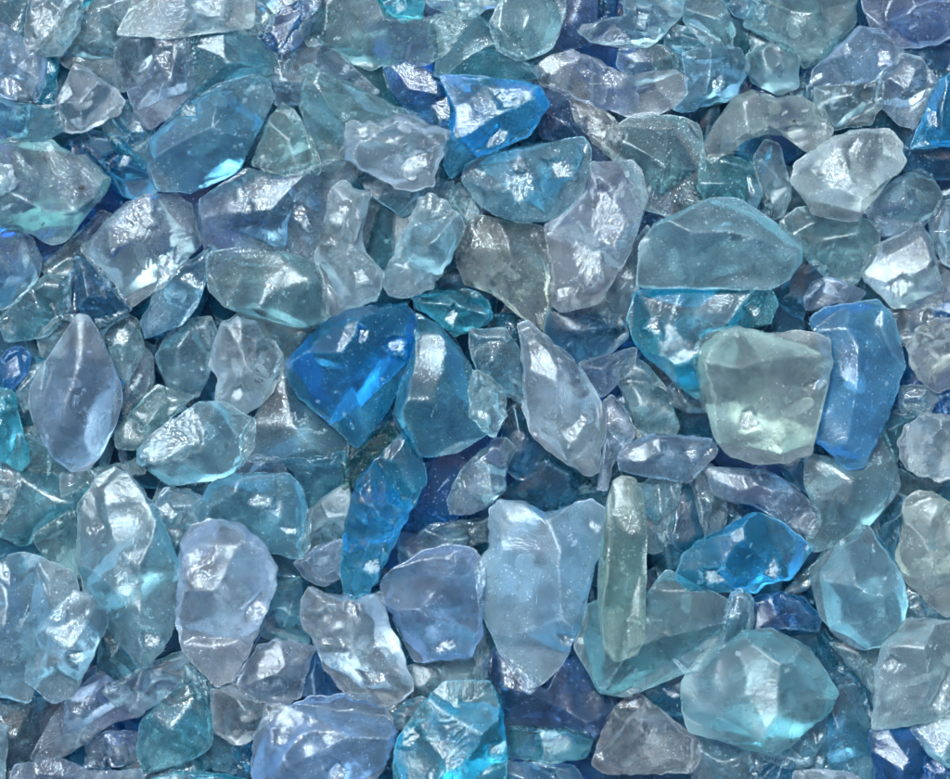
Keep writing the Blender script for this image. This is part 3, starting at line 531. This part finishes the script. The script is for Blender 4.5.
(3,'g','grey sliver between the two beige chunks at the right edge',dict(),[(890,468),(905,472),(925,478),(950,482),(922,496),(905,504),(898,484)]),
(3,'T','teal piece in the gap left of the large beige chunk',dict(),[(863,525),(893,493),(907,500),(903,530),(896,562),(878,542)]),
(4,'g','small dim piece under the greenish clear piece of the right edge',dict(),[(898,385),(925,386),(942,398),(932,414),(903,412)]),
(3,'B','small blue piece on the right edge above the smaller beige chunk',dict(),[(938,393),(965,388),(965,428),(946,428)]),
# bottom band
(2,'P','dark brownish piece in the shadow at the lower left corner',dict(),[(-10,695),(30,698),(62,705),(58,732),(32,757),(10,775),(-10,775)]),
(4,'c','pale sliver cut by the left edge at the lower left corner',dict(m=1),[(-12,718),(10,725),(8,760),(3,790),(-12,790)]),
(4,'l','slanting lilac grey chunk at lower left, crossing under the lavender oval',dict(s=1),[(33,757),(52,720),(68,698),(100,673),(118,688),(142,700),(140,717),(110,724),(88,740),(72,752),(50,762)]),
(4,'c','slanting clear bar below the tip of the seeded clear chunk',dict(k=1),[(106,690),(142,670),(168,653),(187,652),(195,672),(168,694),(140,718),(118,705)]),
(3,'t','teal triangle between the lavender oval and the seeded clear chunk',dict(),[(101,630),(115,620),(130,640),(143,668),(125,679),(98,674)]),
(5,'t','smooth rounded sea green chunk at lower left, left of the lilac boulder',dict(s=1),[(140,722),(168,695),(190,684),(208,702),(214,726),(210,748),(182,766),(145,774),(136,755)]),
(4,'l','small boxy lilac piece left of the smooth sea green chunk at the bottom',dict(),[(86,738),(115,733),(141,733),(138,762),(110,768),(86,768)]),
(4,'l','flat lavender piece along the bottom edge near the lower left corner',dict(F=1),[(18,764),(60,757),(90,770),(138,768),(147,792),(10,792)]),
(5,'a','cyan strip on the bottom edge under the smooth sea green chunk',dict(),[(150,780),(185,771),(225,775),(250,782),(245,797),(150,797)]),
(4,'b','small vivid blue piece left of the lilac boulder on the bottom edge',dict(),[(232,748),(245,741),(258,752),(260,778),(245,773),(236,762)]),
(4,'p','murky brownish lilac piece above the small vivid blue piece',dict(k=1),[(213,690),(240,683),(258,700),(288,705),(272,722),(255,737),(235,742),(216,732)]),
(2,'t','teal piece in the gap below the pale grey bubbly chunk',dict(),[(188,672),(217,686),(224,720),(244,747),(232,769),(213,764),(210,720)]),
(4,'t','sea green wedge between the pale grey bubbly chunk and the crumpled beige grey rock',dict(),[(260,634),(280,585),(300,578),(307,605),(310,640),(300,650),(280,644)]),
(5,'q','brownish lilac four sided piece right of the pale grey bubbly chunk tip',dict(k=1,G=[(262,660,6)]),[(234,680),(258,645),(278,640),(318,645),(310,670),(300,695),(280,705),(255,700)]),
(3,'B','dark blue triangle left of the crumpled beige grey rock',dict(),[(300,694),(318,652),(332,663),(345,690),(322,698)]),
(6,'w','crumpled beige grey rock below the foot of the long blue diamond',dict(k=2,G=[(378,675,9),(352,605,8)]),[(303,600),(312,588),(335,592),(355,598),(380,592),(388,612),(398,640),(408,665),(415,688),(400,698),(380,702),(350,695),(335,680),(325,660),(310,640),(302,620)]),
(7,'l','large lilac boulder on the bottom edge, left of the turquoise disc',dict(k=2,b=16,m=1,G=[(340,770,12),(285,735,9)]),[(256,735),(268,715),(290,703),(315,694),(350,692),(372,695),(390,715),(397,730),(390,755),(375,775),(360,797),(262,797),(252,765)]),
(4,'g','grey green slab under the bottom of the big speckled lavender chunk',dict(F=1),[(408,665),(440,658),(477,655),(480,682),(445,686),(425,699),(413,694)]),
(4,'c','small speckled piece between the crumpled beige grey rock and the turquoise disc',dict(b=5,k=1),[(383,705),(400,698),(432,695),(430,714),(410,729),(393,726)]),
(6,'a','turquoise disc shaped chunk with curved bright rims on the bottom edge',dict(k=1,r=1,G=[(497,745,12),(410,735,10),(455,700,8)]),[(400,735),(415,712),(432,695),(445,680),(470,683),(490,680),(500,700),(505,730),(508,760),(505,797),(398,797),(393,765)]),
(4,'c','narrow clear strip along the lower left side of the aqua heart',dict(),[(473,630),(482,623),(490,650),(490,680),(475,686)]),
(4,'L','broad dark violet blue chunk under the point of the aqua heart',dict(k=1,G=[(575,710,5)]),[(484,665),(498,648),(515,673),(530,690),(548,678),(565,653),(580,636),(597,680),(613,697),(608,727),(595,737),(560,727),(520,730),(501,727),(498,700)]),
(5,'t','low grey teal bar right of the turquoise disc near the bottom',dict(),[(505,726),(545,728),(588,730),(592,742),(585,760),(545,764),(512,758),(505,745)]),
(4,'t','teal grey piece on the bottom edge right of the turquoise disc',dict(G=[(540,772,5)]),[(503,762),(535,763),(572,764),(594,797),(503,797)]),
(6,'p','beige green pyramid near the bottom edge',dict(G=[(668,722,7)]),[(592,765),(598,740),(608,715),(622,698),(635,690),(648,700),(665,715),(685,730),(698,740),(700,760),(690,772),(650,776),(610,774)]),
(5,'g','wide grey clear slab with fine streaks behind the lower end of the olive finger',dict(r=2,G=[(705,645,9)]),[(575,645),(588,605),(600,598),(640,600),(665,570),(700,585),(727,600),(720,640),(700,665),(660,682),(625,695),(600,690),(585,670)]),
(6,'g','large rounded grey green slab at lower right, right of the beige green pyramid',dict(m=1,k=1,x=0,G=[]),[(683,680),(700,655),(725,640),(745,632),(770,628),(790,640),(810,650),(822,668),(836,692),(828,708),(810,722),(790,742),(770,753),(745,745),(715,735),(690,730),(682,710)]),
(2,'T','dark speckled piece in the gap above the right corner of the beige green pyramid',dict(k=1),[(642,692),(680,673),(694,668),(692,700),(700,728),(682,730),(660,712)]),
(5,'n','clear swirl piece under the royal blue chunk, above the large grey green slab',dict(s=1,r=1,G=[(742,605,5)]),[(715,650),(722,610),(728,592),(742,588),(753,600),(752,625),(735,635),(720,650)]),
(3,'B','deep blue piece right below the royal blue chunk',dict(),[(750,600),(780,593),(802,598),(818,618),(815,630),(785,629),(765,630),(750,632)]),
(3,'T','green teal piece behind the upper right side of the large grey green slab',dict(),[(780,630),(814,625),(838,646),(849,675),(834,684),(818,664),(798,648)]),
(4,'g','grey green piece under the bottom of the grey aqua ridge block',dict(),[(830,643),(860,646),(886,643),(884,668),(873,693),(850,667)]),
(2,'T','dark green piece in the gap left of the lilac grey boulder at lower right',dict(),[(826,675),(850,670),(866,690),(876,720),(876,739),(860,724),(843,692)]),
(4,'t','green teal wedge standing below the dark gap at lower right',dict(),[(818,715),(835,690),(855,686),(868,720),(880,760),(870,792),(820,777),(803,760)]),
(5,'n','thin wavy aqua edge under the lower right side of the large grey green slab',dict(r=2),[(763,758),(790,740),(815,718),(828,700),(823,740),(810,765),(785,768)]),
(6,'w','small pale flake on the bottom edge at lower right',dict(m=1,s=1),[(793,770),(820,768),(848,771),(870,785),(870,797),(792,797)]),
(4,'g','speckled green piece on the bottom edge under the large grey green slab',dict(b=8),[(697,735),(715,736),(745,748),(762,755),(754,797),(700,797),(690,770)]),
(7,'w','lilac grey boulder cut by the right edge near the bottom',dict(k=1,m=1,G=[(890,665,9),(940,700,10)]),[(872,695),(875,672),(885,640),(905,620),(925,618),(965,625),(965,715),(940,720),(912,725),(890,730),(871,730)]),
(6,'c','rounded grey piece below the lilac grey boulder on the right edge',dict(s=1),[(909,727),(935,716),(965,698),(965,770),(945,767),(925,752)]),
(4,'B','deep blue chunk on the bottom edge at the lower right corner',dict(G=[(900,745,5)]),[(868,730),(912,725),(922,745),(934,770),(928,797),(878,797),(873,760)]),
(3,'T','dark teal piece filling the lower right corner',dict(),[(916,743),(945,763),(967,773),(967,797),(923,797),(926,770)]),
(4,'g','small green piece between the grey aqua ridge block and the large beige chunk',dict(),[(903,600),(920,594),(937,610),(957,620),(925,626),(906,630)]),
(2,'T','dark piece in the gap on the bottom edge left of the small pale flake',dict(),[(753,757),(792,765),(797,797),(750,797)]),
]

# ---------------------------------------------------------------- the surface under the pile
import bmesh
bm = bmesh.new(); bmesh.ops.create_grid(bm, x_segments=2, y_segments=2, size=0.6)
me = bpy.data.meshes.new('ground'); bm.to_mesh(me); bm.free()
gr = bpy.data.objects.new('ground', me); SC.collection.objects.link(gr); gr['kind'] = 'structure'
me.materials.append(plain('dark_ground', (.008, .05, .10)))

# ---------------------------------------------------------------- buried chunks, seen only through the gaps
rnd = random.Random(5)
def blob(cx, cy, r):
    n = rnd.randint(6, 9); a0 = rnd.random() * 6.28; st = rnd.uniform(.72, 1); an = rnd.random() * 3.14; out = []
    for k in range(n):
        a = a0 + 6.283 * (k + rnd.uniform(-.25, .25)) / n; rr = r * rnd.uniform(.82, 1.12)
        x, y = math.cos(a) * rr, math.sin(a) * rr * st
        out.append((cx + x * math.cos(an) - y * math.sin(an), cy + x * math.sin(an) + y * math.cos(an)))
    return out
cnt = 0
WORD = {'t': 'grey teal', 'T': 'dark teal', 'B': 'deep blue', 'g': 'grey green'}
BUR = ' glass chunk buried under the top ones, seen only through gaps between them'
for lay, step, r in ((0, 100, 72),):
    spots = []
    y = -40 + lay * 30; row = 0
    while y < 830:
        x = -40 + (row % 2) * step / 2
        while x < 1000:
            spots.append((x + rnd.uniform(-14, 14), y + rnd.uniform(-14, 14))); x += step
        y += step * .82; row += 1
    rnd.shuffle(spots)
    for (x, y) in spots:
        kind = rnd.choice('TTTtTBTttB')  # mostly dark tints: shade of the gaps put into the glass colour
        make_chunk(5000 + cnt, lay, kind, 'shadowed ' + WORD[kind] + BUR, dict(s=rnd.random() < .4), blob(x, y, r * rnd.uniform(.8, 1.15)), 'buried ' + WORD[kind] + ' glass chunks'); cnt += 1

# ---------------------------------------------------------------- the chunks one can see, from the lowest up
DIRT = plain('dark_dirt', (.03, .028, .025))
SPECKS = {}
for k, c_ in enumerate(CH):
    if 'black speck at the left edge' in c_[2]: SPECKS[k] = [(84, 189, 3.0)]
    if c_[2].startswith('arched putty'): SPECKS[k] = [(793, 122, 1.8)]
order = sorted(range(len(CH)), key=lambda k: (CH[k][0], k))
for k in order:
    layer, kind, label, ex, poly = CH[k]
    o, _ = make_chunk(k, layer, kind, label, ex, poly)
    for (sx, sy, r) in SPECKS.get(k, ()):
        vx, vy = (sx - 475) * S - o.location.x, (389.5 - sy) * S - o.location.y
        co = np.empty(len(o.data.vertices) * 3, np.float32); o.data.vertices.foreach_get('co', co); co = co.reshape(-1, 3)
        nr = np.argsort((co[:, 0] - vx) ** 2 + (co[:, 1] - vy) ** 2)[:12]; z = co[nr, 2].max()
        rs = random.Random(k); m_ = bmesh.new(); ring_ = []
        for q in range(9):
            a = 6.283 * q / 9; rr = r * S * rs.uniform(.55, 1.25)
            ring_.append((rr * math.cos(a) * 1.3, rr * math.sin(a)))
        lo = [m_.verts.new((x, y, -.0001)) for x, y in ring_]; hi = [m_.verts.new((x * .7, y * .7, .00022 + rs.uniform(0, .0001))) for x, y in ring_]
        m_.faces.new(hi); m_.faces.new(lo[::-1])
        for q in range(9): m_.faces.new((lo[q], lo[(q + 1) % 9], hi[(q + 1) % 9], hi[q]))
        me = bpy.data.meshes.new('dirt_speck'); m_.to_mesh(me); m_.free(); me.materials.append(DIRT)
        sp = bpy.data.objects.new('dirt_speck', me); SC.collection.objects.link(sp); sp.parent = o; sp.location = (vx, vy, z)
